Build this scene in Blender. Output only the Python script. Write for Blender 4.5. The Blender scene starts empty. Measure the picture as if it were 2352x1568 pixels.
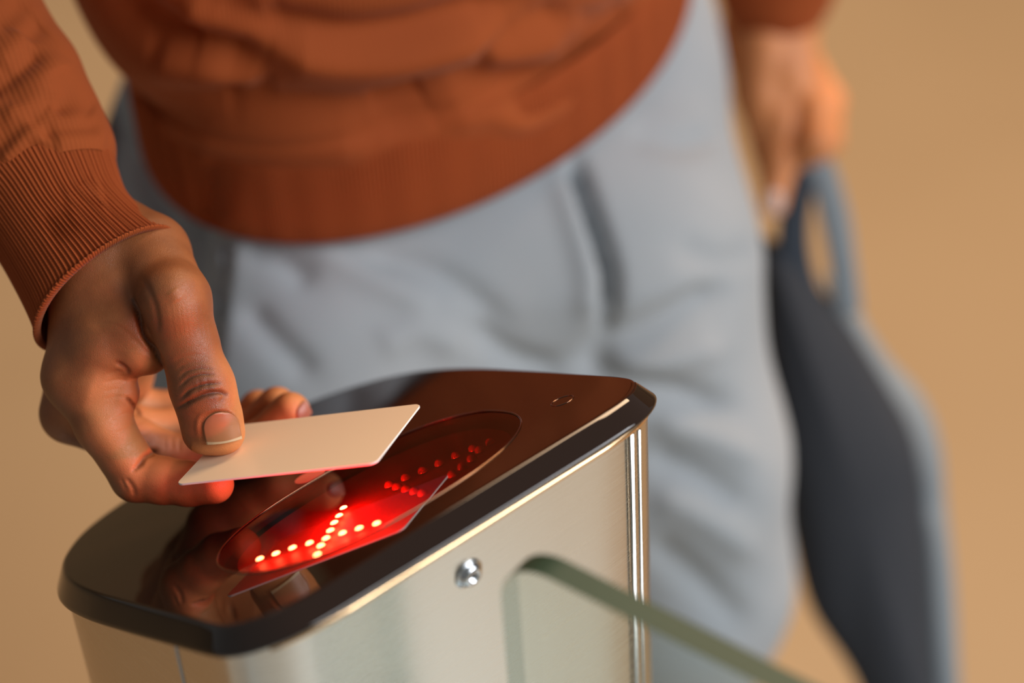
import bpy, math
import numpy as np
from mathutils import Vector, Matrix

# ------------------------------------------------------------------ camera
W, H, F = 2352.0, 1568.0, 5000.0            # frame in pixels, focal length in pixels
EYE = np.array([0.0, 0.0, 1.575])
MW = np.array([[0.9977896332819951, -0.06645184508335127, 0.0],
               [-0.04283943540290196, -0.643243908232406, 0.7644619397303314],
               [-0.05079990639107819, -0.76277219850157, -0.6446688628309415]])  # camera (right, down, forward) -> world

sc = bpy.context.scene
col = sc.collection
cam_data = bpy.data.cameras.new('camera')
cam = bpy.data.objects.new('camera', cam_data)
col.objects.link(cam)
R3 = np.stack([MW[:, 0], -MW[:, 1], -MW[:, 2]], 1)
cam.matrix_world = Matrix([[*R3[0], EYE[0]], [*R3[1], EYE[1]], [*R3[2], EYE[2]], [0, 0, 0, 1]])
cam_data.sensor_width = 36.0
cam_data.lens = F / W * 36.0
cam_data.clip_start = 0.02
cam_data.dof.use_dof = True
cam_data.dof.focus_distance = 0.852
cam_data.dof.aperture_fstop = cam_data.lens / 27.0
sc.camera = cam

# ------------------------------------------------------------------ world, lights, exposure
world = bpy.data.worlds.new('world')
sc.world = world
world.use_nodes = True
bgn = world.node_tree.nodes['Background']
bgn.inputs[0].default_value = (1.0, 0.97, 0.93, 1)
bgn.inputs[1].default_value = 0.16
sc.view_settings.view_transform = 'Standard'
sc.view_settings.look = 'None'
sc.view_settings.exposure = 0.0
sc.view_settings.gamma = 1.0
sc.view_settings.use_curve_mapping = False
sc.cycles.use_denoising = True
sc.cycles.max_bounces = 8
sc.cycles.transparent_max_bounces = 12
sc.cycles.sample_clamp_indirect = 4.0


def area(name, loc, target, size, power, color, size_y=None):
    d = bpy.data.lights.new(name, 'AREA')
    d.energy = power
    d.color = color
    d.shape = 'RECTANGLE'
    d.size = size
    d.size_y = size_y or size
    o = bpy.data.objects.new(name, d)
    col.objects.link(o)
    o.location = loc
    o.rotation_euler = (Vector(target) - Vector(loc)).to_track_quat('-Z', 'Y').to_euler()
    return o


area('ceiling_light', (2.3, -0.2, 2.45), (0.0, 1.0, 0.8), 2.2, 82, (0.97, 0.97, 1.0), 1.4)
area('ceiling_light', (0.8, 2.4, 2.75), (0.0, 1.0, 0.9), 1.6, 88, (1.0, 0.68, 0.42), 1.2)
area('ceiling_light', (-0.9, 3.8, 2.78), (-0.9, 3.2, 0), 1.6, 14, (1.0, 0.80, 0.60), 1.6)


# ------------------------------------------------------------------ helpers: pixels, planes
def ray(px, py):
    return MW @ np.array([(px - W / 2) / F, (py - H / 2) / F, 1.0])


def at(px, py, mm):
    return EYE + ray(px, py) * (mm / 1000.0)


def project(P):
    Q = (np.asarray(P) - EYE) @ MW
    return np.stack([W / 2 + F * Q[..., 0] / Q[..., 2], H / 2 + F * Q[..., 1] / Q[..., 2]], -1), Q[..., 2]


UP = np.array([0, 0, 1.0])
CA = np.array([0.77942995, 0.62584557, -0.028395])     # along the reader's long front edge
CN = np.array([-0.2882485, 0.39848974, 0.87070014])    # normal of the sloping top
CB = np.cross(CN, CA)                                  # across it, towards the person
CO = EYE + np.array([-0.10556, 0.51475, -0.55401])     # front left corner of the top


def cap(s, t, h=0.0):
    return CO + (CA * s + CB * t + CN * h) / 1000.0


def cap_px(px, py, h=0.0):
    r = ray(px, py)
    k = (np.dot(CO - EYE, CN) + h / 1000.0) / np.dot(r, CN)
    return EYE + r * k


# ------------------------------------------------------------------ helpers: meshes
def tag(o, label=None, cat=None, group=None, kind=None):
    if label: o['label'] = label
    if cat: o['category'] = cat
    if group: o['group'] = group
    if kind: o['kind'] = kind
    return o


def empty(name, loc=(0, 0, 0)):
    o = bpy.data.objects.new(name, None)
    col.objects.link(o)
    o.location = loc
    o.empty_display_size = 0.05
    return o


def mesh_obj(name, V, Fc, mat, parent=None, smooth=True, uv=None, attrs=None):
    me = bpy.data.meshes.new(name)
    V = np.asarray(V, dtype=np.float64)
    if isinstance(Fc, np.ndarray):
        n, k = Fc.shape
        me.vertices.add(len(V)); me.vertices.foreach_set('co', V.ravel())
        me.loops.add(n * k); me.loops.foreach_set('vertex_index', Fc.ravel().astype(np.int32))
        me.polygons.add(n)
        me.polygons.foreach_set('loop_start', np.arange(0, n * k, k, dtype=np.int32))
        me.update(calc_edges=True)
        me.validate()
    else:
        me.from_pydata([tuple(v) for v in V], [], [tuple(int(i) for i in f) for f in Fc])
        me.update()
    if uv is not None:
        lay = me.uv_layers.new(name='UVMap')
        li = np.zeros(len(me.loops), dtype=np.int32)
        me.loops.foreach_get('vertex_index', li)
        lay.data.foreach_set('uv', np.asarray(uv)[li].ravel())
    if attrs:
        for an, av in attrs.items():
            a = me.attributes.new(an, 'FLOAT', 'POINT')
            a.data.foreach_set('value', np.asarray(av, dtype=np.float32))
    me.polygons.foreach_set('use_smooth', [smooth] * len(me.polygons))
    me.materials.append(mat)
    o = bpy.data.objects.new(name, me)
    col.objects.link(o)
    if parent is not None:
        o.parent = parent
        pl = parent
        off = np.zeros(3)
        while pl is not None:
            off += np.array(pl.location)
            pl = pl.parent
        o.location = tuple(-off)
    return o


def fix_normals(o):
    import bmesh
    bm = bmesh.new(); bm.from_mesh(o.data)
    bmesh.ops.recalc_face_normals(bm, faces=bm.faces)
    bm.to_mesh(o.data); bm.free()
    return o


def grid_faces(nr, nc, closed=True, base=0):
    r = np.arange(nr - 1)[:, None]
    c = np.arange(nc if closed else nc - 1)[None, :]
    c2 = (c + 1) % nc
    q = np.stack([r * nc + c, r * nc + c2, (r + 1) * nc + c2, (r + 1) * nc + c], -1)
    return q.reshape(-1, 4) + base


def catmull(P, n):
    P = np.asarray(P, float)
    P = np.vstack([2 * P[0] - P[1], P, 2 * P[-1] - P[-2]])
    out = []
    m = len(P) - 3
    for i in range(n):
        u = i / (n - 1) * m
        k = min(int(u), m - 1); t = u - k
        p0, p1, p2, p3 = P[k:k + 4]
        out.append(0.5 * ((2 * p1) + (-p0 + p2) * t + (2 * p0 - 5 * p1 + 4 * p2 - p3) * t * t + (-p0 + 3 * p1 - 3 * p2 + p3) * t ** 3))
    return np.array(out)


def vnormals(V, Fc):
    a = V[Fc[:, 0]]; b = V[Fc[:, 1]]; c = V[Fc[:, 2]]; d = V[Fc[:, 3]]
    fn = np.cross(c - a, d - b)
    N = np.zeros_like(V)
    for k in range(4):
        for j in range(3):
            N[:, j] += np.bincount(Fc[:, k], weights=fn[:, j], minlength=len(V))
    return N / (np.linalg.norm(N, axis=1, keepdims=True) + 1e-12)


def polydist(P, line):
    """distance in pixels from points to a polyline, and the position along it 0..1"""
    best = np.full(len(P), 1e9); tt = np.zeros(len(P))
    line = np.asarray(line, float)
    n = len(line) - 1
    for i in range(n):
        a, b = line[i], line[i + 1]
        d = b - a
        t = np.clip(((P - a) @ d) / (d @ d + 1e-9), 0, 1)
        q = np.linalg.norm(P - a - t[:, None] * d, axis=1)
        m = q < best
        best[m] = q[m]; tt[m] = (i + t[m]) / n
    return best, tt


def creases(V, N, lines):
    """press folds (negative) and ridges (positive) into the cloth or skin facing the viewer; amplitude mm, width px"""
    px, _ = project(V)
    view = EYE - V
    view /= np.linalg.norm(view, axis=1, keepdims=True)
    face = np.clip(((N * view).sum(1) - 0.02) / 0.3, 0, 1)
    D = np.zeros(len(V))
    for amp, wid, pts in lines:
        pts = np.asarray(pts, float)
        lo = pts.min(0) - 3 * wid; hi = pts.max(0) + 3 * wid
        m = np.where((px > lo).all(1) & (px < hi).all(1) & (face > 0))[0]
        if not len(m): continue
        d, t = polydist(px[m], catmull(pts, 24) if len(pts) > 2 else pts)
        end = np.clip(np.minimum(t, 1 - t) / 0.15, 0, 1) * 0.75 + 0.25
        D[m] += amp / 1000.0 * np.exp(-(d / wid) ** 2) * end * face[m]
    return V + N * D[:, None]


def vnoise(P, scale, seed=0):
    """smooth value noise on points"""
    rng = np.random.RandomState(seed)
    tab = rng.rand(4096)
    Q = P * scale
    I = np.floor(Q).astype(np.int64); f = Q - I
    f = f * f * (3 - 2 * f)
    def h(i, j, k): return tab[(i * 73856093 ^ j * 19349663 ^ k * 83492791) & 4095]
    r = 0
    for a in (0, 1):
        for b in (0, 1):
            for c in (0, 1):
                w = (f[:, 0] if a else 1 - f[:, 0]) * (f[:, 1] if b else 1 - f[:, 1]) * (f[:, 2] if c else 1 - f[:, 2])
                r = r + w * h(I[:, 0] + a, I[:, 1] + b, I[:, 2] + c)
    return r * 2 - 1


# distance field body builder -------------------------------------------------
class Field:
    def __init__(self, lo, hi, h):
        self.lo = np.array(lo, float); self.h = h
        self.n = np.ceil((np.array(hi) - lo) / h).astype(int) + 1
        self.f = np.full(self.n, 0.05, dtype=np.float32)
        self.ax = [(self.lo[i] + np.arange(self.n[i]) * h).astype(np.float32) for i in range(3)]

    def cone(self, a, b, ra, rb, k=0.003):
        a = np.asarray(a, np.float32); b = np.asarray(b, np.float32)
        m = max(ra, rb) + k * 2 + 3 * self.h
        lo = np.minimum(a, b) - m; hi = np.maximum(a, b) + m
        i0 = np.clip(np.floor((lo - self.lo) / self.h).astype(int), 0, self.n)
        i1 = np.clip(np.ceil((hi - self.lo) / self.h).astype(int) + 1, 0, self.n)
        if (i1 - i0 < 1).any(): return
        s = tuple(slice(i0[i], i1[i]) for i in range(3))
        X = self.ax[0][s[0]][:, None, None]; Y = self.ax[1][s[1]][None, :, None]; Z = self.ax[2][s[2]][None, None, :]
        d = b - a; dd = float(d @ d) + 1e-12
        t = ((X - a[0]) * d[0] + (Y - a[1]) * d[1] + (Z - a[2]) * d[2]) / dd
        np.clip(t, 0, 1, out=t)
        q = np.sqrt((X - a[0] - t * d[0]) ** 2 + (Y - a[1] - t * d[1]) ** 2 + (Z - a[2] - t * d[2]) ** 2) - (ra + (rb - ra) * t)
        f = self.f[s]
        hh = np.maximum(k - np.abs(f - q), 0) / max(k, 1e-9)
        self.f[s] = np.minimum(f, q) - hh * hh * k * 0.25

    def chain(self, pts, k=0.003):
        for (a, ra), (b, rb) in zip(pts[:-1], pts[1:]):
            self.cone(a, b, ra, rb, k)

    def merge(self, g, k):
        hh = np.maximum(k - np.abs(self.f - g.f), 0) / max(k, 1e-9)
        self.f = np.minimum(self.f, g.f) - hh * hh * k * 0.25

    def sub(self):
        g = Field.__new__(Field)
        g.lo = self.lo; g.h = self.h; g.n = self.n; g.ax = self.ax
        g.f = np.full(self.n, 0.05, dtype=np.float32)
        return g

    def mesh(self):
        f = self.f; n = f.shape
        ins = f < 0
        c = np.zeros((n[0] - 1, n[1] - 1, n[2] - 1), np.uint8)
        for i in (0, 1):
            for j in (0, 1):
                for k in (0, 1):
                    c += ins[i:n[0] - 1 + i, j:n[1] - 1 + j, k:n[2] - 1 + k]
        act = np.argwhere((c > 0) & (c < 8))
        idx = np.full(c.shape, -1, np.int64)
        idx[act[:, 0], act[:, 1], act[:, 2]] = np.arange(len(act))
        S = np.zeros((len(act), 3)); C = np.zeros(len(act))
        offs = [np.array(o) for o in np.ndindex(2, 2, 2)]
        vals = {tuple(o): f[act[:, 0] + o[0], act[:, 1] + o[1], act[:, 2] + o[2]].astype(float) for o in offs}
        for o in offs:
            for ax in range(3):
                if o[ax]: continue
                p = o.copy(); p[ax] = 1
                va = vals[tuple(o)]; vb = vals[tuple(p)]
                m = (va < 0) != (vb < 0)
                t = np.where(m, va / np.where(m, va - vb, 1), 0)
                pos = np.tile(o.astype(float), (len(act), 1)); pos[:, ax] = t
                S[m] += pos[m]; C[m] += 1
        V = self.lo + (act + S / C[:, None]) * self.h
        Q = []
        for ax in range(3):
            u, v = (ax + 1) % 3, (ax + 2) % 3
            sl0 = [slice(None)] * 3; sl1 = [slice(None)] * 3
            sl0[ax] = slice(0, -1); sl1[ax] = slice(1, None)
            a = ins[tuple(sl0)]; b = ins[tuple(sl1)]
            e = np.argwhere(a != b)
            e = e[(e[:, u] > 0) & (e[:, v] > 0) & (e[:, u] < n[u] - 1) & (e[:, v] < n[v] - 1)]
            fl = a[e[:, 0], e[:, 1], e[:, 2]]
            def g(du, dv):
                q = e.copy(); q[:, u] += du; q[:, v] += dv
                return idx[q[:, 0], q[:, 1], q[:, 2]]
            q = np.stack([g(-1, -1), g(0, -1), g(0, 0), g(-1, 0)], 1)
            q[~fl] = q[~fl][:, ::-1]
            Q.append(q)
        Q = np.vstack(Q)
        return V, Q[(Q >= 0).all(1)]


def relax(V, Fc, it=2):
    for _ in range(it):
        S = np.zeros_like(V); C = np.zeros(len(V))
        for k in range(4):
            a = Fc[:, k]; b = Fc[:, (k + 1) % 4]
            for j in range(3):
                S[:, j] += np.bincount(a, weights=V[b, j], minlength=len(V)) + np.bincount(b, weights=V[a, j], minlength=len(V))
            C += np.bincount(a, minlength=len(V)) + np.bincount(b, minlength=len(V))
        V = V * 0.5 + S / np.maximum(C, 1)[:, None] * 0.5
    return V


# ------------------------------------------------------------------ materials
def new_mat(name):
    m = bpy.data.materials.new(name)
    m.use_nodes = True
    nt = m.node_tree
    return m, nt, nt.nodes['Principled BSDF']


def simple(name, color, rough=0.5, metal=0.0, **kw):
    m, nt, p = new_mat(name)
    p.inputs['Base Color'].default_value = (*color, 1)
    p.inputs['Roughness'].default_value = rough
    p.inputs['Metallic'].default_value = metal
    for k, v in kw.items():
        p.inputs[k.replace('_', ' ')].default_value = v
    return m


def node(nt, t, **kw):
    n = nt.nodes.new(t)
    for k, v in kw.items():
        setattr(n, k, v)
    return n


def add_bump(nt, p, height, strength, dist):
    b = node(nt, 'ShaderNodeBump')
    b.inputs['Strength'].default_value = strength
    b.inputs['Distance'].default_value = dist
    nt.links.new(height, b.inputs['Height'])
    nt.links.new(b.outputs[0], p.inputs['Normal'])
    return b


def noise_tex(nt, scale, detail=3, vec='Object', rough=0.5, mapping=None):
    tc = node(nt, 'ShaderNodeTexCoord')
    n = node(nt, 'ShaderNodeTexNoise')
    n.inputs['Scale'].default_value = scale
    n.inputs['Detail'].default_value = detail
    n.inputs['Roughness'].default_value = rough
    if mapping:
        mp = node(nt, 'ShaderNodeMapping')
        mp.inputs['Scale'].default_value = mapping
        nt.links.new(tc.outputs[vec], mp.inputs[0]); nt.links.new(mp.outputs[0], n.inputs[0])
    else:
        nt.links.new(tc.outputs[vec], n.inputs[0])
    return n


def ramp(nt, src, stops):
    r = node(nt, 'ShaderNodeValToRGB')
    nt.links.new(src, r.inputs[0])
    e = r.color_ramp.elements
    while len(e) < len(stops): e.new(0.5)
    for el, (p, c) in zip(e, stops):
        el.position = p; el.color = (*c, 1)
    return r


def m_skin():
    m, nt, p = new_mat('skin')
    L = nt.links
    at_ = node(nt, 'ShaderNodeAttribute', attribute_name='palm')  # palm tone, with some painted shade and highlight mixed in
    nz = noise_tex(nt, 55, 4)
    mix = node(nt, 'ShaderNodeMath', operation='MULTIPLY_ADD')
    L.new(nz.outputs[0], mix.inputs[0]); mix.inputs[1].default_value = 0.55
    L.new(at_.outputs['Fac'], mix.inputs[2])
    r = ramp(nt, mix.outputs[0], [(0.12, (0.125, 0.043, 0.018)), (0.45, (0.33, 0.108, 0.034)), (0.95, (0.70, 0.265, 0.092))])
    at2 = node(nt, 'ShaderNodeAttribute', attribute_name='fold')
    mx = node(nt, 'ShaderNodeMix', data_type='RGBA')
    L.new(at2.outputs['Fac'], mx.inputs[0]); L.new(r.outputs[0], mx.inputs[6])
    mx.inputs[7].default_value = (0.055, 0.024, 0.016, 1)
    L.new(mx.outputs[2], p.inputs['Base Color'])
    p.inputs['Roughness'].default_value = 0.47
    p.inputs['Subsurface Weight'].default_value = 0.12
    p.inputs['Subsurface Radius'].default_value = (0.5, 0.2, 0.1)
    p.inputs['Subsurface Scale'].default_value = 0.004
    p.inputs['Specular IOR Level'].default_value = 0.5
    tc = node(nt, 'ShaderNodeTexCoord')
    v = node(nt, 'ShaderNodeTexVoronoi', feature='DISTANCE_TO_EDGE')
    v.inputs['Scale'].default_value = 1500
    wn = noise_tex(nt, 260, 3)
    va = node(nt, 'ShaderNodeVectorMath', operation='MULTIPLY_ADD')
    L.new(wn.outputs['Color'], va.inputs[0]); va.inputs[1].default_value = (0.0022, 0.0022, 0.0022)
    L.new(tc.outputs['Object'], va.inputs[2]); L.new(va.outputs[0], v.inputs[0])
    n2 = noise_tex(nt, 620, 3)
    n2s = node(nt, 'ShaderNodeMath', operation='MULTIPLY'); n2s.inputs[1].default_value = 0.45
    L.new(n2.outputs[0], n2s.inputs[0])
    ad = node(nt, 'ShaderNodeMath', operation='MULTIPLY_ADD')
    L.new(v.outputs['Distance'], ad.inputs[0]); ad.inputs[1].default_value = 1.1
    L.new(n2s.outputs[0], ad.inputs[2])
    add_bump(nt, p, ad.outputs[0], 0.5, 0.00030)
    return m


def m_knit(name, color, dark, rib=0.0022, row=0.0022, strength=0.5):
    """knit cloth: fine columns of stitches along UV u, rows along v (UVs are in metres)"""
    m, nt, p = new_mat(name)
    L = nt.links
    tc = node(nt, 'ShaderNodeTexCoord')
    sp = node(nt, 'ShaderNodeSeparateXYZ')
    L.new(tc.outputs['UV'], sp.inputs[0])
    def sine(out, period, ph=0.0):
        a = node(nt, 'ShaderNodeMath', operation='MULTIPLY'); a.inputs[1].default_value = 2 * math.pi / period
        L.new(out, a.inputs[0])
        s = node(nt, 'ShaderNodeMath', operation='SINE'); L.new(a.outputs[0], s.inputs[0])
        return s.outputs[0]
    a = sine(sp.outputs[0], rib); b = sine(sp.outputs[1], row)
    s = node(nt, 'ShaderNodeMath', operation='MULTIPLY_ADD')
    L.new(b, s.inputs[0]); s.inputs[1].default_value = 0.35; L.new(a, s.inputs[2])
    nz = noise_tex(nt, 900, 2)
    s2 = node(nt, 'ShaderNodeMath', operation='MULTIPLY_ADD')
    L.new(nz.outputs[0], s2.inputs[0]); s2.inputs[1].default_value = 0.9; L.new(s.outputs[0], s2.inputs[2])
    n3 = noise_tex(nt, 9, 2)
    r = ramp(nt, n3.outputs[0], [(0.3, dark), (0.7, color)])
    L.new(r.outputs[0], p.inputs['Base Color'])
    p.inputs['Roughness'].default_value = 0.85
    p.inputs['Sheen Weight'].default_value = 0.12
    p.inputs['Sheen Roughness'].default_value = 0.4
    p.inputs['Sheen Tint'].default_value = (1.0, 0.62, 0.45, 1)
    p.inputs['Specular IOR Level'].default_value = 0.2
    add_bump(nt, p, s2.outputs[0], strength, 0.0004)
    return m


def m_trouser():
    m, nt, p = new_mat('blue grey wool')
    n = noise_tex(nt, 7, 3)
    r = ramp(nt, n.outputs[0], [(0.3, (0.295, 0.335, 0.365)), (0.7, (0.375, 0.395, 0.41))])
    nt.links.new(r.outputs[0], p.inputs['Base Color'])
    p.inputs['Roughness'].default_value = 0.9
    p.inputs['Sheen Weight'].default_value = 0.15
    p.inputs['Specular IOR Level'].default_value = 0.2
    n2 = noise_tex(nt, 1200, 2)
    add_bump(nt, p, n2.outputs[0], 0.3, 0.0004)
    return m


def m_steel(name='brushed steel', base=(0.66, 0.62, 0.55), rough=0.24, up=True):
    m, nt, p = new_mat(name)
    p.inputs['Metallic'].default_value = 1.0
    n = noise_tex(nt, 60, 4, mapping=(0.35, 0.35, 26) if up else (1, 1, 1), rough=0.6)
    r = ramp(nt, n.outputs[0], [(0.3, tuple(c * 0.9 for c in base)), (0.75, base)])
    nt.links.new(r.outputs[0], p.inputs['Base Color'])
    mr = node(nt, 'ShaderNodeMapRange')
    mr.inputs['To Min'].default_value = rough - 0.07; mr.inputs['To Max'].default_value = rough + 0.1
    nt.links.new(n.outputs[0], mr.inputs[0]); nt.links.new(mr.outputs[0], p.inputs['Roughness'])
    n2 = noise_tex(nt, 900, 3, mapping=(0.04, 0.04, 1))
    add_bump(nt, p, n2.outputs[0], 0.12, 0.00003)
    return m


def m_tinted():
    """dark tinted acrylic sheet that lets the diodes below shine through"""
    m = bpy.data.materials.new('dark red tinted acrylic')
    m.use_nodes = True
    nt = m.node_tree
    nt.nodes.clear()
    out = node(nt, 'ShaderNodeOutputMaterial')
    tr = node(nt, 'ShaderNodeBsdfTransparent'); tr.inputs[0].default_value = (0.36, 0.055, 0.05, 1)
    gl = node(nt, 'ShaderNodeBsdfGlossy'); gl.inputs['Roughness'].default_value = 0.02
    fr = node(nt, 'ShaderNodeFresnel'); fr.inputs[0].default_value = 1.5
    mx = node(nt, 'ShaderNodeMixShader')
    nt.links.new(fr.outputs[0], mx.inputs[0]); nt.links.new(tr.outputs[0], mx.inputs[1]); nt.links.new(gl.outputs[0], mx.inputs[2])
    nt.links.new(mx.outputs[0], out.inputs[0])
    return m


def m_glass(name, tint):
    m = bpy.data.materials.new(name)
    m.use_nodes = True
    nt = m.node_tree
    nt.nodes.clear()
    out = node(nt, 'ShaderNodeOutputMaterial')
    tr = node(nt, 'ShaderNodeBsdfTransparent'); tr.inputs[0].default_value = (*tint, 1)
    gl = node(nt, 'ShaderNodeBsdfGlossy'); gl.inputs['Roughness'].default_value = 0.01
    fr = node(nt, 'ShaderNodeFresnel')
    ge = node(nt, 'ShaderNodeNewGeometry'); mr = node(nt, 'ShaderNodeMapRange')
    mr.inputs['To Min'].default_value = 1.45; mr.inputs['To Max'].default_value = 1 / 1.45
    nt.links.new(ge.outputs['Backfacing'], mr.inputs[0]); nt.links.new(mr.outputs[0], fr.inputs[0])
    mx = node(nt, 'ShaderNodeMixShader')
    nt.links.new(fr.outputs[0], mx.inputs[0]); nt.links.new(tr.outputs[0], mx.inputs[1]); nt.links.new(gl.outputs[0], mx.inputs[2])
    nt.links.new(mx.outputs[0], out.inputs[0])
    return m


def m_floor():
    m, nt, p = new_mat('tan floor')
    n = noise_tex(nt, 1.1, 3)
    r = ramp(nt, n.outputs[0], [(0.3, (0.33, 0.225, 0.12)), (0.7, (0.385, 0.27, 0.15))])
    nt.links.new(r.outputs[0], p.inputs['Base Color'])
    p.inputs['Roughness'].default_value = 0.55
    n2 = noise_tex(nt, 120, 3)
    add_bump(nt, p, n2.outputs[0], 0.1, 0.001)
    return m


MSKIN = m_skin()
MKNIT = m_knit('rust knit wool', (0.36, 0.078, 0.017), (0.30, 0.062, 0.014), strength=0.18)
MRIB = m_knit('rust ribbed wool', (0.36, 0.074, 0.016), (0.31, 0.060, 0.013), rib=0.0011, row=0.0014, strength=0.35)
MTROU = m_trouser()
MSTEEL = m_steel()
MBLACK = simple('glossy dark plastic', (0.017, 0.009, 0.006), 0.03, IOR=1.62)
MBLACK2 = simple('matt black board', (0.02, 0.012, 0.012), 0.45)
MRING = simple('polished bronze rim', (0.24, 0.13, 0.075), 0.15, 1.0)
MTINT = m_tinted()
MFLOOR = m_floor()
MWALL = simple('sand plaster', (0.62, 0.44, 0.26), 0.8)
MCARD = simple('cream plastic card', (0.97, 0.76, 0.535), 0.34)
MCARDE = simple('white card edge', (0.92, 0.89, 0.86), 0.5)
MGE = None

# ------------------------------------------------------------------ setting
def box(name, lo, hi, mat, parent=None):
    x0, y0, z0 = lo; x1, y1, z1 = hi
    V = [(x, y, z) for x in (x0, x1) for y in (y0, y1) for z in (z0, z1)]
    Fc = [(0, 1, 3, 2), (4, 6, 7, 5), (0, 4, 5, 1), (2, 3, 7, 6), (0, 2, 6, 4), (1, 5, 7, 3)]
    return mesh_obj(name, V, Fc, mat, parent, smooth=False)


tag(box('floor', (-7, -4, -0.1), (7, 8, 0.0), MFLOOR), kind='structure')
MADDED = simple('pale grey added floor', (0.60, 0.58, 0.52), 0.6)
MADDED2 = simple('light blue-grey added floor', (0.72, 0.86, 0.93), 0.6)
tag(box('added_floor_1', (-4, -3, 0.0), (4, 0.50, 0.004), MADDED), kind='structure')  # added pale floor out of view, for the steel to reflect
tag(box('added_floor_2', (-0.6, -0.30, 0.004), (0.93, 0.47, 0.008), MADDED2), kind='structure')  # added paler patch, unseen, brightens the left of the steel front
tag(box('wall_back', (-7, 8.0, 0.0), (7, 8.15, 3.0), MWALL), kind='structure')

# ------------------------------------------------------------------ turnstile
ts_base = cap(97, 90); ts_base = np.array([ts_base[0], ts_base[1], 0.0])
TS = tag(empty('turnstile', tuple(ts_base)),
         'brushed steel turnstile pedestal with sloping glossy black card reader top', 'turnstile')


def outline(off=0.0, n=240):
    half = [(0, -15.5), (40, -15.4), (66, -15.2), (80, -13.5), (89, -8.5), (95, -1), (97, 10), (97.6, 40), (98.2, 80), (98, 112),
            (95.5, 138), (90, 158), (80, 176), (62, 193), (36, 203), (0, 207)]
    P = catmull(half, 400)
    P = np.vstack([P, P[-2:0:-1] * [-1, 1]])
    d = np.r_[0, np.cumsum(np.linalg.norm(np.diff(np.vstack([P, P[:1]]), axis=0), axis=1))]
    s = np.linspace(0, d[-1], n, endpoint=False)
    Pc = np.vstack([P, P[:1]])
    Q = np.stack([np.interp(s, d, Pc[:, 0]), np.interp(s, d, Pc[:, 1])], 1)
    T = np.roll(Q, -1, 0) - np.roll(Q, 1, 0)
    T /= np.linalg.norm(T, axis=1, keepdims=True)
    Nn = np.stack([T[:, 1], -T[:, 0]], 1)
    return Q + Nn * off + [97.5, 0]


def ring_curve(off=0.0, n=240):
    th = np.linspace(0, 2 * np.pi, n, endpoint=False) - np.pi / 2
    e = 2 / 2.3
    c, s = np.cos(th), np.sin(th)
    Q = np.stack([(65 + off) * np.sign(c) * np.abs(c) ** e, (44.5 + off) * np.sign(s) * np.abs(s) ** e], 1)
    return Q + [95, 47]


def st3(Q, h):
    return CO + (np.outer(Q[:, 0], CA) + np.outer(Q[:, 1], CB) + h * CN) / 1000.0


NO = 480
prof = [(4.0, -9.9), (5.5, -9.9), (6.2, -9.75), (6.7, -9.3), (6.85, -8.7), (6.75, -8.1), (6.2, -7.3), (2.2, -1.7), (1.5, -0.85), (1.0, -0.4), (0.5, -0.13), (-0.1, 0.0)]
rows = [st3(outline(o, NO), h) for o, h in prof]
rows.append(st3(outline(-0.8, NO), 0.0))
hole = ring_curve(1.2, NO)
# align hole start angle with outline start (both begin at the front middle)
rows.append(st3(hole, 0.0))
rows.append(st3(hole, -6.0))
V = np.vstack(rows)
Fq = [tuple(q) for q in grid_faces(len(rows), NO)]
Fq.append(tuple(range((len(rows) - 1) * NO, len(rows) * NO)))
Fq.append(tuple(range(NO - 1, -1, -1)))
cp = mesh_obj('reader_housing', V, Fq, MBLACK, TS)
fix_normals(cp)
for i, pl in enumerate(cp.data.polygons):
    if i >= 12 * NO or i < NO: pl.use_smooth = False
tag(cp, 'glossy black sloping reader top with rounded corners')

MLIP = simple('polished brass coloured lip', (0.95, 0.66, 0.38), 0.2, 1.0)
_q = outline(0, 720); _sel = np.where((_q[:, 1] < -9))[0]; _sel = _sel[np.argsort(_q[_sel, 0])]
_o0 = outline(3.0, 720)[_sel]; _w = np.clip(np.minimum(_q[_sel, 0] - 12, 184 - _q[_sel, 0]) / 25, 0, 1)[:, None]
lp = [st3(_o0 + (outline(o, 720)[_sel] - _o0) * _w, h) for o, h in ((4.4, -9.7), (5.6, -9.9), (6.1, -10.6), (6.0, -11.5), (5.2, -12.2), (3.0, -12.3))]
tag(fix_normals(mesh_obj('lip', np.vstack(lp), [tuple(q) for q in grid_faces(6, len(_sel), closed=False)], MLIP, TS)), 'thin golden polished lip under the black top')
# rim around the display window
def bead(name, curve, h, r, mat, parent, sx=1.0):
    P = st3(curve, h); n = len(P)
    T = np.roll(P, -1, 0) - np.roll(P, 1, 0); T /= np.linalg.norm(T, axis=1, keepdims=True)
    B = np.cross(T, CN)
    k = 10
    R = [P + (B * math.cos(a) * sx + CN * math.sin(a)) * r / 1000 for a in np.linspace(0, 2 * np.pi, k, endpoint=False)]
    V = np.stack(R, 1).reshape(-1, 3)
    Fc = []
    for i in range(n):
        for j in range(k):
            i2 = (i + 1) % n; j2 = (j + 1) % k
            Fc.append((i * k + j, i2 * k + j, i2 * k + j2, i * k + j2))
    return fix_normals(mesh_obj(name, V, Fc, mat, parent))


bead('display_rim', ring_curve(0.9, 300), 0.05, 0.38, MRING, TS)
Q = ring_curve(0.7, 240)
Vw = np.vstack([st3(Q, -0.15), st3(Q * 0 + [96, 46], -0.15)[:1]])
disp = mesh_obj('display_window', Vw, [(i, (i + 1) % 240, 240) for i in range(240)], MTINT, TS, smooth=False)
tag(disp, 'dark red tinted oval display window')
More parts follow.
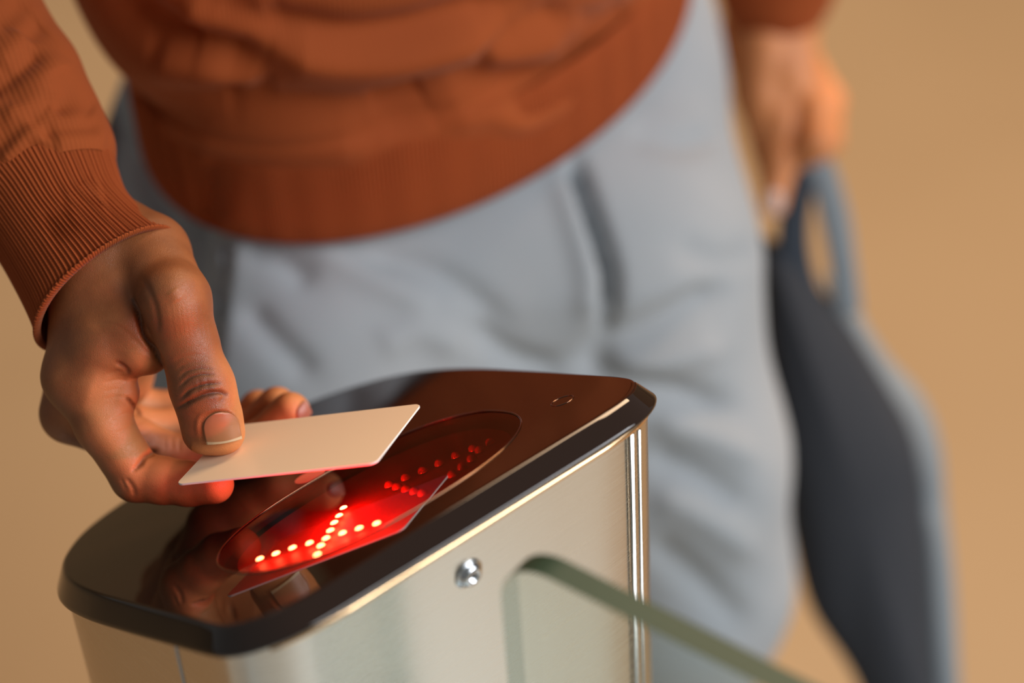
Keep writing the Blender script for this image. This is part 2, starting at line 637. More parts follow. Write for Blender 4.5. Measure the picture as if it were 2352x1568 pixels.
# pale board behind the window that carries the diodes
MPLATE = simple('red diode board', (0.26, 0.02, 0.02), 0.5)
Qd = ring_curve(-5.0, 120)
Vd = np.vstack([st3(Qd, -5.8), st3(Qd, -5.0), st3(Qd * 0 + [96, 46], -5.0)[:1]])
Fd = [tuple(q) for q in grid_faces(2, 120)] + [(120 + i, 120 + (i + 1) % 120, 240) for i in range(120)]
mesh_obj('diode_board', Vd, Fd, MPLATE, disp, smooth=False)

MLED = bpy.data.materials.new('lit red diode'); MLED.use_nodes = True
nt = MLED.node_tree; nt.nodes.clear()
o_ = node(nt, 'ShaderNodeOutputMaterial'); e_ = node(nt, 'ShaderNodeEmission')
e_.inputs[0].default_value = (1.0, 0.9, 0.32, 1); e_.inputs[1].default_value = 80.0
nt.links.new(e_.outputs[0], o_.inputs[0])
MOFF = simple('unlit red diode', (0.35, 0.04, 0.03), 0.15)


def led_mesh(name, r, hh, mat):
    V = []; k = 14; rows_ = 5
    for i in range(rows_):
        a = i / rows_ * math.pi / 2
        for j in range(k):
            t = 2 * math.pi * j / k
            V.append((r * math.cos(a) * math.cos(t), r * math.cos(a) * math.sin(t), hh * math.sin(a)))
    V.append((0, 0, hh))
    Fc = [tuple(q) for q in grid_faces(rows_, k)] + [((rows_ - 1) * k + j, (rows_ - 1) * k + (j + 1) % k, rows_ * k) for j in range(k)]
    me = bpy.data.meshes.new(name)
    me.from_pydata(V, [], Fc); me.update()
    for pl in me.polygons: pl.use_smooth = True
    me.materials.append(mat)
    return me


LEDM = led_mesh('diode', 0.00155, 0.0007, MLED)
LEDO = led_mesh('diode_off', 0.0022, 0.0022, MOFF)
CR = Matrix([[CA[0], CB[0], CN[0]], [CA[1], CB[1], CN[1]], [CA[2], CB[2], CN[2]]])
lit = [(597, 1283), (634, 1271), (672, 1258), (711, 1247), (749, 1236), (787, 1224), (825, 1213), (865, 1202),
       (729, 1273), (737, 1253), (759, 1218), (768, 1200), (779, 1184), (789, 1166)]
off = [(895, 1115), (933, 1099), (972, 1083), (1010, 1066), (1048, 1048), (1088, 1032), (1127, 1017),
       (913, 1120), (934, 1125), (953, 1130), (972, 1134), (1103, 1035), (1085, 1055), (1063, 1074), (1040, 1092)]
for k, (lst, me, hh) in enumerate(((lit, LEDM, -3.0), (off, LEDO, -4.5))):
    for p in lst:
        P = cap_px(p[0], p[1], hh)
        o = bpy.data.objects.new('diode', me)
        col.objects.link(o)
        o.parent = TS
        o.matrix_world = Matrix.Translation(Vector(P)) @ CR.to_4x4()
        o.matrix_basis = Matrix.Translation(Vector(P - ts_base)) @ CR.to_4x4()
        o['label'] = 'glowing diode of the red cross' if k == 0 else 'unlit diode of the arrow'
for p in (lit[4], lit[6], lit[7], lit[11], lit[12], lit[13]):
    d = bpy.data.lights.new('diode_light', 'POINT'); d.shadow_soft_size = 0.0015
    d.energy = 0.085; d.color = (1.0, 0.0, 0.01)
    o = bpy.data.objects.new('diode_light', d); col.objects.link(o)
    o.parent = TS
    o.location = Vector(cap_px(p[0], p[1], -1.4) - ts_base)
for p in ((615, 1277), (700, 1250), (749, 1236), (774, 1192), (850, 1206), (735, 1258)):
    d = bpy.data.lights.new('diode_glow', 'POINT'); d.shadow_soft_size = 0.0012
    d.energy = 0.009; d.color = (1.0, 0.0, 0.005)
    o = bpy.data.objects.new('diode_glow', d); col.objects.link(o)
    o.parent = TS
    o.location = Vector(cap_px(p[0] + 6, p[1] + 5, -1.6) - ts_base)
# round coral indicator beyond the window
ic = cap_px(712, 1094) - CO
icq = np.stack([ic @ CA * 1000 + 6.6 * np.cos(np.linspace(0, 2 * np.pi, 48, endpoint=False)), ic @ CB * 1000 + 6.6 * np.sin(np.linspace(0, 2 * np.pi, 48, endpoint=False))], 1)
Vi = np.vstack([st3(icq, 0.02), st3(icq, 0.18)])
tag(fix_normals(mesh_obj('indicator', Vi, [tuple(q) for q in grid_faces(2, 48)] + [tuple(range(48)), tuple(range(48, 96))], simple('coral plastic', (0.85, 0.26, 0.17), 0.3), TS, smooth=False)), 'round coral indicator dot')
# small oval button at the far right of the top
th = np.linspace(0, 2 * np.pi, 60, endpoint=False)
bead('button_rim', np.stack([173 + 4.6 * np.cos(th), 20 + 4.6 * np.sin(th)], 1), 0.0, 0.28, MRING, TS)

# steel pedestal: a vertical tube under the sloping top
oc = outline(3.2, 480)
top = st3(oc, -8.6)
top2 = top + CN * 0.0
inner = top.copy(); cen = top.mean(0)
bot = top.copy(); bot[:, 2] = 0.0
rows = [bot]
for k in range(1, 9):
    r = bot.copy(); r[:, 2] = top[:, 2] * (k / 8.0)
    rows.append(r)
Vp = np.vstack(rows)
ped = mesh_obj('pedestal', Vp, [tuple(q) for q in grid_faces(9, 480)], MSTEEL, TS)
fix_normals(ped)
tag(ped, 'brushed steel pedestal body')
# base plate
Qb = outline(12, 240); Bv = st3(Qb, 0); B0 = Bv.copy(); B0[:, 2] = 0; B1 = Bv.copy(); B1[:, 2] = 0.006
fix_normals(mesh_obj('base_plate', np.vstack([B0, B1]), [tuple(q) for q in grid_faces(2, 240)] + [tuple(range(240, 480))], MSTEEL, TS, smooth=False))

# front face frame: horizontal outward normal
HN = np.cross(CA, UP); HN /= np.linalg.norm(HN)
if HN[1] > 0: HN = -HN
AH = np.array([CA[0], CA[1], 0]); AH /= np.linalg.norm(AH)
FP = cap(97, -15.5, -8.6) - CB * 0.0032


def face_px(px, py, out=0.0):
    r = ray(px, py)
    return EYE + r * ((np.dot(FP - EYE, HN) + out / 1000) / np.dot(r, HN))


def lathe(name, c, axis, prof, mat, parent, k=36):
    axis = axis / np.linalg.norm(axis)
    u = np.cross(axis, UP if abs(axis[2]) < 0.9 else np.array([1, 0, 0])); u /= np.linalg.norm(u); v = np.cross(axis, u)
    V = []
    for r, h in prof:
        for j in range(k):
            t = 2 * math.pi * j / k
            V.append(c + (u * math.cos(t) * r + v * math.sin(t) * r + axis * h) / 1000)
    Fc = [tuple(q) for q in grid_faces(len(prof), k)]
    Fc.append(tuple(range(k))); Fc.append(tuple(range((len(prof) - 1) * k, len(prof) * k)))
    return fix_normals(mesh_obj(name, V, Fc, mat, parent))


MCHROME = simple('polished screw steel', (0.62, 0.66, 0.70), 0.14, 1.0)
scr = lathe('screw', face_px(1076, 1316), HN, [(6.2, 0), (6.2, 0.5), (5.6, 0.8), (4.9, 0.8), (4.8, 2.0), (4.0, 3.0), (2.9, 3.3), (2.3, 3.3), (2.2, 1.2), (0.01, 1.2)], MCHROME, TS)
MDARKM = simple('dark recess', (0.06, 0.06, 0.07), 0.4, 0.6)
lathe('socket', face_px(1076, 1316) + HN * 0.0011, HN, [(2.15, 0), (2.15, 0.3), (0.01, 0.3)], MDARKM, scr, 6)


def strip(name, p0, p1, w, t, nrm, mat, parent):
    """thin upright bar from p0 to p1, width w, proud t (mm) along nrm"""
    d = (p1 - p0) / np.linalg.norm(p1 - p0)
    s = np.cross(d, nrm); s /= np.linalg.norm(s)
    w /= 2000; t /= 1000
    V = []
    for p in (p0, p1):
        for a, b in ((-w, 0), (-w, t * 0.7), (-w * 0.5, t), (w * 0.5, t), (w, t * 0.7), (w, 0)):
            V.append(p + s * a + nrm * b)
    Fc = [(i, (i + 1) % 6, 6 + (i + 1) % 6, 6 + i) for i in range(6)] + [tuple(range(6)), tuple(range(6, 12))]
    return fix_normals(mesh_obj(name, V, Fc, mat, parent))


# folded edge of the sheet steel beside the right corner, and the seam on the left side
MEDGE = m_steel('bright steel fold', (0.82, 0.80, 0.74), 0.22)
for x in (1449, 1466):
    p1 = face_px(x, 992 - (x - 1449) * 0.62)
    p0 = p1.copy(); p0[2] = 0.02
    strip('edge_fold', p0, p1 - UP * 0.001, 2.3 if x == 1449 else 1.6, 0.8, HN, MEDGE, TS)
ls = outline(3.2, 480)
j = np.argmin(np.linalg.norm(ls - [-3.0, 42], axis=1))
ptop = st3(ls[j:j + 1], -9.0)[0]
pb = ptop.copy(); pb[2] = 0.02
LN = -AH
strip('seam', pb, ptop, 1.6, 0.35, LN, MEDGE, TS)
lathe('rivet', ptop - UP * 0.028 + LN * 0.0002, LN, [(1.7, 0), (1.7, 0.4), (1.0, 0.9), (0.01, 1.0)], MEDGE, TS, 16)

# ------------------------------------------------------------------ glass wing
gt0 = face_px(1163, 1248, 38)               # upper corner, next to the steel
_a = math.radians(12)
GD = HN * math.cos(_a) + AH * math.sin(_a)      # runs away from the pedestal
GA = np.array([-GD[1], GD[0], 0.0])
Rg = 0.022; GL = 0.52; GH = 0.62; TH = 0.010
gp = [(0.0, -GH), (0.0, -Rg)]
for a in np.linspace(math.pi, math.pi / 2, 12):
    gp.append((Rg + Rg * math.cos(a), -Rg + Rg * math.sin(a)))
gp += [(GL, 0.0), (GL, -GH)]
Vg = []
for s in (-TH / 2, TH / 2):
    for (u, v) in gp:
        Vg.append(gt0 + GD * u + UP * v + GA * s)
n = len(gp)
Fg = [tuple(range(n)), tuple(range(n, 2 * n))]
MPANE = m_glass('clear pane glass', (0.93, 0.97, 0.955))
MGEDGE = simple('green glass edge', (0.030, 0.066, 0.044), 0.45, 0.0, Specular_IOR_Level=0.25)
MGEDGE2 = m_glass('pale glass edge', (0.66, 0.76, 0.77))
GP = tag(empty('glass_wing', (float(gt0[0] + GD[0] * GL / 2), float(gt0[1] + GD[1] * GL / 2), float(gt0[2] - GH))),
         'clear glass turnstile wing with rounded corner and green edge, in front of the steel pedestal', 'glass panel')
fix_normals(mesh_obj('pane', Vg, Fg, MPANE, GP, smooth=False))
Fe = [(i, i + 1, n + i + 1, n + i) for i in range(n - 1)] + [(n - 1, 0, n, 2 * n - 1)]
ge = mesh_obj('glass_edge', Vg, Fe, MGEDGE, GP, smooth=False)
ge.data.materials.append(MGEDGE2)
for i, pl in enumerate(ge.data.polygons):
    if i < 5: pl.material_index = 1
tag(fix_normals(ge), 'green polished edge of the glass')

for zz in (0.84, 0.52):          # clamps that carry the glass, below the picture
    a0 = np.array([gt0[0], gt0[1], zz]) + GD * 0.03
    b0 = a0 - HN * 0.0615
    Vk = []
    for p in (b0, a0):
        for sx, sz in ((-1, -1), (1, -1), (1, 1), (-1, 1)):
            Vk.append(p + GA * sx * 0.012 + UP * sz * 0.03)
    fix_normals(mesh_obj('hinge_clamp', Vk, [(0, 1, 2, 3), (4, 7, 6, 5), (0, 4, 5, 1), (1, 5, 6, 2), (2, 6, 7, 3), (3, 7, 4, 0)], MSTEEL, GP, smooth=False))

# ------------------------------------------------------------------ card
c0 = at(404, 1114, 845.1); c1 = EYE + MW @ np.array([-.0509, .0458, .8152]); c3 = EYE + MW @ np.array([-.1153, .0349, .8925])
cu = (c1 - c0) / np.linalg.norm(c1 - c0); cn = np.cross(cu, c3 - c0); cn /= np.linalg.norm(cn); cv = np.cross(cn, cu)
if cn[2] < 0: cn = -cn
cc = [(3.2, 0.0), (82.4, 0.0)]
P2 = []
for (x, y, a0) in ((82.4, 3.2, -90), (82.4, 50.8, 0), (3.2, 50.8, 90), (3.2, 3.2, 180)):
    for a in np.linspace(a0, a0 + 90, 9):
        P2.append((x + 3.2 * math.cos(math.radians(a)), y + 3.2 * math.sin(math.radians(a))))
P2 = np.array(P2)
def card_row(ins, h):
    q = (P2 - [42.8, 27]) ; q = q * (1 - ins / 40.0) + [42.8, 27]
    return c0 + (np.outer(q[:, 0], cu) + np.outer(q[:, 1], cv) + h * cn) / 1000
n = len(P2)
Vc = np.vstack([card_row(0.12, -0.42), card_row(0, -0.3), card_row(0, 0.3), card_row(0.12, 0.42)])
faces = [tuple(range(n - 1, -1, -1))] + [tuple(q) for q in grid_faces(4, n)] + [tuple(range(3 * n, 4 * n))]
card = mesh_obj('access_card', Vc, faces, MCARD, None, smooth=False)
card.data.materials.append(MCARDE)
for i, pl in enumerate(card.data.polygons):
    if 0 < i < len(faces) - 1: pl.material_index = 1
fix_normals(card)
tag(card, 'blank cream plastic access card pinched by the thumb above the reader', 'card')

# ------------------------------------------------------------------ person
PERSON = tag(empty('person', (0.03, 1.05, 0.0)),
             'person in rust orange sweater and blue-grey trousers holding a blank card over the reader', 'person')


def J(px, py, d, r): return (at(px, py, d), r / 1000.0)



# right hand -------------------------------------------------------------
thumb = [J(335, 590, 882, 18.0), J(402, 690, 862, 13.6), J(430, 785, 860, 11.4), J(463, 882, 860, 11.9), J(486, 950, 862, 11.3)]
thumbL = [J(463, 900, 861, 10.5), J(471, 990, 864, 9.3)]
thumbR = [J(475, 900, 860, 10.0), J(511, 993, 862.5, 9.0)]
index = [J(176, 862, 878, 12.4), J(238, 975, 874, 11.0), J(313, 1092, 878, 10.4)]
index2 = [J(313, 1094, 878, 10.2), J(372, 1103, 876, 9.2), J(432, 1110, 874, 8.8), J(492, 1112, 868, 7.9)]
middle = [J(163, 948, 900, 12.5), J(300, 1012, 908, 10.3), J(420, 1056, 915, 9.6), J(590, 1020, 916, 8.8), J(667, 946, 912, 8.5)]
ring = [J(175, 950, 922, 12.0), J(300, 985, 930, 10.0), J(405, 990, 938, 9.6), J(572, 1000, 934, 8.8), J(636, 934, 928, 8.7)]
pinky = [J(200, 935, 942, 11.0), J(300, 930, 950, 9.0), J(400, 945, 955, 8.6), J(545, 995, 944, 8.0), J(592, 938, 944, 8.2)]

lo = np.min([p for p, r in thumb + index + index2 + middle + ring + pinky] + [at(140, 420, 905)], axis=0) - 0.034
hi = np.max([p for p, r in thumb + index + index2 + middle + ring + pinky] + [at(140, 420, 905)], axis=0) + 0.034
FH = Field(lo, hi, 0.0007)
palm = FH
palm.chain([J(140, 490, 900, 18), J(232, 600, 884, 19.5), J(176, 862, 878, 12.6)], 0.010)
palm.chain([J(170, 490, 903, 16), J(335, 592, 884, 18.5)], 0.010)
palm.chain([J(250, 610, 896, 20), J(163, 948, 900, 12.6)], 0.010)
palm.chain([J(265, 620, 910, 19), J(175, 950, 922, 12.2)], 0.010)
palm.chain([J(300, 620, 915, 18), J(215, 925, 942, 12.0)], 0.010)
palm.chain([J(300, 640, 905, 18), J(285, 860, 940, 13)], 0.010)
palm.chain([J(262, 690, 878, 15), J(238, 800, 872, 13.0), J(185, 870, 876, 11.5)], 0.008)
palm.chain([J(265, 770, 870, 10.5), J(318, 805, 868, 8.0), J(352, 818, 870, 5.8)], 0.007)
palm.chain([J(225, 880, 872, 11), J(278, 902, 872, 7.5)], 0.005)
palm.chain([J(285, 680, 874, 13), J(308, 750, 868, 10.5), J(332, 800, 866, 8.0)], 0.006)
g = FH.sub(); g.chain(index, 0.004); g2 = FH.sub(); g2.chain(index2, 0.003); g.merge(g2, 0.0022); palm.merge(g, 0.006)
g = FH.sub(); g.chain(middle, 0.004); palm.merge(g, 0.0022)
g = FH.sub(); g.chain(ring, 0.004); palm.merge(g, 0.0015)
g = FH.sub(); g.chain(pinky, 0.004); palm.merge(g, 0.0012)
g = FH.sub(); g.chain(thumb, 0.005); g.chain(thumbL, 0.004); g.chain(thumbR, 0.004)
g.cone(*[q for q in (at(395, 672, 852), at(408, 706, 852))], 0.0100, 0.0095, 0.008)
palm.merge(g, 0.0028)
V, Q = FH.mesh()
V = relax(V, Q, 3)
N = vnormals(V, Q)
hand_lines = [
    (-1.5, 5, [(408, 938), (439, 921), (471, 906), (500, 901), (520, 905)]),
    (-1.0, 4, [(415, 916), (439, 895), (471, 883), (505, 880)]),
    (-0.8, 3.6, [(411, 889), (435, 869), (462, 860), (492, 860)]),
    (-0.55, 3.6, [(411, 868), (430, 853), (462, 846), (489, 848)]),
    (-0.2, 3.5, [(405, 850), (425, 837), (455, 831), (484, 832)]),
    (-0.2, 3.5, [(400, 832), (420, 820), (450, 815), (478, 816)]),
    (0.45, 7, [(430, 910), (465, 895), (505, 891)]),
    (-0.25, 2.5, [(452, 905), (458, 885), (455, 868)]), (-0.25, 2.5, [(476, 900), (478, 880), (474, 866)]),
    (0.25, 10, [(440, 945), (480, 935), (520, 938)]),
    (-2.8, 5.5, [(305, 688), (319, 732), (330, 768), (352, 802), (372, 838)]),
    (-1.1, 5, [(268, 832), (285, 843), (297, 857)]),
    (-1.2, 5, [(292, 915), (308, 933), (322, 952)]),
    (-1.6, 6, [(318, 1072), (334, 1048), (358, 1036)]),
    (-0.9, 4, [(306, 1082), (320, 1064)]),
    (-0.30, 3, [(270, 993), (300, 978), (330, 964)]), (-0.30, 3, [(288, 1022), (320, 1002), (348, 987)]),
    (-0.25, 3, [(300, 1046), (325, 1030), (352, 1012)]), (-0.25, 3, [(255, 965), (285, 950), (312, 945)]),
    (-0.25, 3, [(240, 880), (270, 872), (296, 876)]), (-0.25, 3, [(238, 900), (265, 893), (300, 897)]),
    (-0.22, 3, [(240, 918), (270, 910), (300, 916)]), (-0.2, 3, [(245, 860), (270, 852), (290, 856)]),
    (-0.5, 5, [(290, 1098), (305, 1120), (310, 1140)]), (-0.3, 4, [(278, 1100), (290, 1125)]),
    (0.8, 16, [(395, 665), (412, 690)]),
    (-0.35, 3, [(395, 1000), (396, 1030)]), (-0.35, 3, [(412, 1005), (412, 1035)]), (-0.3, 3, [(378, 995), (379, 1030)]),
    (-0.6, 7, [(330, 640), (355, 700), (365, 760)]),
    (-0.5, 5, [(520, 905), (505, 925)]),
]
hand_lines += [(0.45, 5, [(456, 1008), (453, 975), (462, 952), (482, 942), (502, 938), (523, 940), (542, 954), (553, 975), (559, 996)]),
               (-0.25, 4, [(466, 1008), (463, 972), (474, 956), (502, 949), (524, 950), (543, 968), (550, 994)])]
for k in range(9):      # fine skin lines over the web
    x = 255 + k * 9
    hand_lines.append((-0.24, 2.6, [(x - 50, 745 + k * 7), (x, 742 + k * 8), (x + 42, 760 + k * 9)]))
for k in range(8):
    hand_lines.append((-0.12, 2.6, [(392 + k * 11, 700), (396 + k * 11, 735), (402 + k * 11, 775)]))
V1 = creases(V, N, hand_lines)
# nail bed: a shallow recess on the thumb
thd = (thumb[4][0] - thumb[3][0]); thd /= np.linalg.norm(thd)
nc = at(508, 984, 851)
N = vnormals(V1, Q)
px, dep = project(V1)
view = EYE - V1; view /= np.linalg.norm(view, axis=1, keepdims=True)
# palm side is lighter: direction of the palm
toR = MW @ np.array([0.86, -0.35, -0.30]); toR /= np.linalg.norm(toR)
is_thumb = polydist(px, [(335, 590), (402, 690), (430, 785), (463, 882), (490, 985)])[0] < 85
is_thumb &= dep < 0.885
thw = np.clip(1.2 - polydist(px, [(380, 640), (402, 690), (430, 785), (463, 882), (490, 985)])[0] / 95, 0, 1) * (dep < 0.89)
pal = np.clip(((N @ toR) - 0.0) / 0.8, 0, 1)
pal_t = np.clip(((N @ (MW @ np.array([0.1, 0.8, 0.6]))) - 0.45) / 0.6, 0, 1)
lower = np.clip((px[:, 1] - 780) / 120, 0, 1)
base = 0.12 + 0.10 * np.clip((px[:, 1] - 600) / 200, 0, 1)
palm_shade = base + (pal * lower * 0.85) * (1 - thw) + pal_t * thw * 0.8
palm_shade -= np.clip((dep - 0.886) / 0.01, 0, 1) * 0.22 * lower
palm_shade += (px[:, 0] > 520) * (dep > 0.89) * 0.12
palm_shade += 0.32 * np.exp(-((px[:, 0] - 325) ** 2 + (px[:, 1] - 822) ** 2) / 34 ** 2) * (dep < 0.885) * (1 - thw)
palm_shade += 0.22 * np.exp(-((px[:, 0] - 410) ** 2 + (px[:, 1] - 690) ** 2) / 45 ** 2)  # highlight on the thumb's base knuckle painted into the skin tone
palm_shade -= 0.22 * thw * np.exp(-((px[:, 1] - 890) / 70) ** 2)
palm_shade -= 0.30 * np.clip(-(N @ toR) - 0.1, 0, 1)
# skin turned to the left is darkened above, shade put into the colour
palm_shade += 0.55 * np.clip((px[:, 1] - 1012) / 22, 0, 1) * (dep < 0.868) * (px[:, 0] > 440) * (px[:, 0] < 575) * (px[:, 1] < 1060)
palm_shade *= 1 - 0.75 * np.clip((px[:, 1] - 975) / 25, 0, 1) * np.clip((dep - 0.889) / 0.006, 0, 1) * np.clip((520 - px[:, 0]) / 60, 0, 1)  # middle finger behind the thumb: shade of card and thumb painted in
palm_shade = np.clip(palm_shade, 0, 1)
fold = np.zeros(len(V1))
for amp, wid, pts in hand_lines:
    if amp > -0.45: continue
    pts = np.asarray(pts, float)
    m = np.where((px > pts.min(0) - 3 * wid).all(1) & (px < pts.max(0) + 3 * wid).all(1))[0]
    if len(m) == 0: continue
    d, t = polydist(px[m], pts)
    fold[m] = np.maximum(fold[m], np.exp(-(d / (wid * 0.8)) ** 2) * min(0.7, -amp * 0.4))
hand_V, hand_Q, hand_p, hand_f = V1, Q, palm_shade, fold

# left hand (hangs beside the thigh, holds the bag) ------------------------
LD = 1345
lh = [[J(1770, -160, 1330, 25), J(1785, -20, 1338, 22), J(1800, 60, LD, 21), J(1805, 170, LD, 20), J(1815, 230, LD, 17)],
      [J(1735, -60, 1362, 20), J(1718, 80, 1372, 17), J(1738, 220, 1376, 14), J(1765, 360, 1376, 10)],
      [J(1790, 170, LD, 16), J(1800, 280, 1338, 11), J(1795, 370, 1334, 10), J(1776, 470, 1332, 8)],
      [J(1760, 90, 1335, 15), J(1752, 220, 1340, 13), J(1765, 330, 1345, 11), J(1778, 420, 1350, 9)],
      [J(1830, 170, 1350, 15), J(1875, 260, 1335, 12), J(1878, 330, 1322, 10.5), J(1850, 350, 1330, 9.5)],
      [J(1840, 150, 1365, 14), J(1896, 235, 1362, 12), J(1895, 320, 1348, 10.5), J(1862, 348, 1350, 9)],
      [J(1840, 150, 1385, 13), J(1890, 220, 1386, 11), J(1892, 300, 1376, 9.5), J(1862, 330, 1372, 8)]]
P = np.array([p for c in lh for p, r in c])
FL = Field(P.min(0) - 0.04, P.max(0) + 0.04, 0.0022)
for i, c in enumerate(lh):
    g = FL.sub(); g.chain(c, 0.005); FL.merge(g, 0.006 if i < 2 else 0.003)
lV, lQ = FL.mesh(); lV = relax(lV, lQ, 1)

# rest of the body under the clothes: one coarse continuous surface
FBd = Field((-0.50, 0.78, 0.0), (0.45, 1.42, 1.84), 0.011)
TC = at(920, 190, 1200)                      # middle of the hips at the sweater's hem
EL = at(-330, -420, 1010)                     # right elbow
SHR = TC + np.array([-0.17, 0.05, 0.47]); SHL = TC + np.array([0.20, 0.12, 0.47])
ELL = TC + np.array([0.31, 0.16, 0.20])
FBd.chain([(TC + [-.05, 0.02, 0.0], .07), (TC + [-.06, .03, .2], .085), (TC + [-.07, .03, .42], .09)], .05)
FBd.chain([(TC + [.05, .04, 0.0], .07), (TC + [.06, .05, .2], .085), (TC + [.09, .06, .42], .09)], .05)
FBd.chain([(SHR, .05), (EL, .040), (at(60, 330, 925), .022), (at(150, 440, 908), .020)], .02)
FBd.chain([(SHL, .05), (ELL, .042), (at(1770, -160, 1330), .025)], .03)
NK = TC + np.array([0.01, 0.06, 0.50])
FBd.chain([(NK, .06), (NK + [0, -.02, .12], .055)], .03)
FBd.chain([(NK + [0, -.03, .17], .075), (NK + [0, -.015, .24], .085)], .03)
FBd.chain([(NK + [0, -.11, .18], .012), (NK + [0, -.118, .165], .014)], .01)
bV, bQ = FBd.mesh(); bV = relax(bV, bQ, 1)
Vall = np.vstack([hand_V, lV, bV])
Qall = np.vstack([hand_Q, lQ + len(hand_V), bQ + len(hand_V) + len(lV)])
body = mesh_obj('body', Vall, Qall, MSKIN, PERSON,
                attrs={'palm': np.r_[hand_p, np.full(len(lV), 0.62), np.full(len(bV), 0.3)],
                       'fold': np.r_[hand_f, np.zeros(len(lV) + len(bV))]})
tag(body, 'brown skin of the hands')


# nails ------------------------------------------------------------------
def nail(center, along, normal, w, l, curve, mat, name='fingernail', th=0.35, tip=None):
    """curved plate: w, l in mm; along points to the free edge"""
    along = along / np.linalg.norm(along); normal = normal - along * np.dot(normal, along); normal /= np.linalg.norm(normal)
    side = np.cross(along, normal)
    nu, nv = 25, 31
    U = np.linspace(-1, 1, nu); Vv = np.linspace(-1, 1, nv)
    pts = []; uv = []
    for v in Vv:
        for u in U:
            # rounded at the root (v=-1), gently curved free edge
            k = max(0.0, -v - 0.15) / 0.85
            ww = math.sqrt(max(0.02, 1 - k ** 2.6 * 0.93)) * (1 - 0.03 * v)
            x = u * w / 2 * ww
            y = v * l / 2 + (l * 0.10 * (1 - u * u) if v > 0 else 0) * v
            ang = x / curve
            hgt = -(curve * (1 - math.cos(ang))) - 0.012 * (y) ** 2
            pts.append(center + (side * curve * math.sin(ang) + along * y + normal * hgt) / 1000)
            uv.append((u * 0.5 + 0.5, v * 0.5 + 0.5))
    A = np.array(pts); n = len(A)
    Fc = grid_faces(nv, nu, closed=False)
    B = A - normal * th / 1000
    ed = []
    bd = [i for i in range(nu)] + [r * nu + nu - 1 for r in range(1, nv)] + [(nv - 1) * nu + c for c in range(nu - 2, -1, -1)] + [r * nu for r in range(nv - 2, 0, -1)]
    for a, b in zip(bd, bd[1:] + bd[:1]): ed.append((a, b, b + n, a + n))
    Fa = np.vstack([Fc, Fc[:, ::-1] + n, np.array(ed)])
    o = mesh_obj(name, np.vstack([A, B]), Fa, mat, PERSON, uv=np.array(uv + uv))
    return fix_normals(o)


def m_nail():
    m, nt, p = new_mat('fingernail')
    tc = node(nt, 'ShaderNodeTexCoord'); sp = node(nt, 'ShaderNodeSeparateXYZ')
    nt.links.new(tc.outputs['UV'], sp.inputs[0])
    # free edge follows a shallow arc
    a = node(nt, 'ShaderNodeMath', operation='SUBTRACT'); nt.links.new(sp.outputs[0], a.inputs[0]); a.inputs[1].default_value = 0.5
    b = node(nt, 'ShaderNodeMath', operation='MULTIPLY'); nt.links.new(a.outputs[0], b.inputs[0]); nt.links.new(a.outputs[0], b.inputs[1])
    c = node(nt, 'ShaderNodeMath', operation='MULTIPLY_ADD'); nt.links.new(b.outputs[0], c.inputs[0]); c.inputs[1].default_value = 0.16; nt.links.new(sp.outputs[1], c.inputs[2])
    r = ramp(nt, c.outputs[0], [(0.0, (0.55, 0.32, 0.22)), (0.07, (0.40, 0.15, 0.07)), (0.45, (0.44, 0.175, 0.075)), (0.92, (0.44, 0.18, 0.075)), (0.945, (0.62, 0.42, 0.24)), (1.0, (0.66, 0.46, 0.27))])
    nt.links.new(r.outputs[0], p.inputs['Base Color'])
    p.inputs['Roughness'].default_value = 0.32
    n2 = noise_tex(nt, 700, 2, vec='UV', mapping=(0.3, 0.01, 1))
    add_bump(nt, p, n2.outputs[0], 0.15, 0.0002)
    return m


MNAIL = m_nail()
camb = MW @ np.array([0, 0, -1.0])


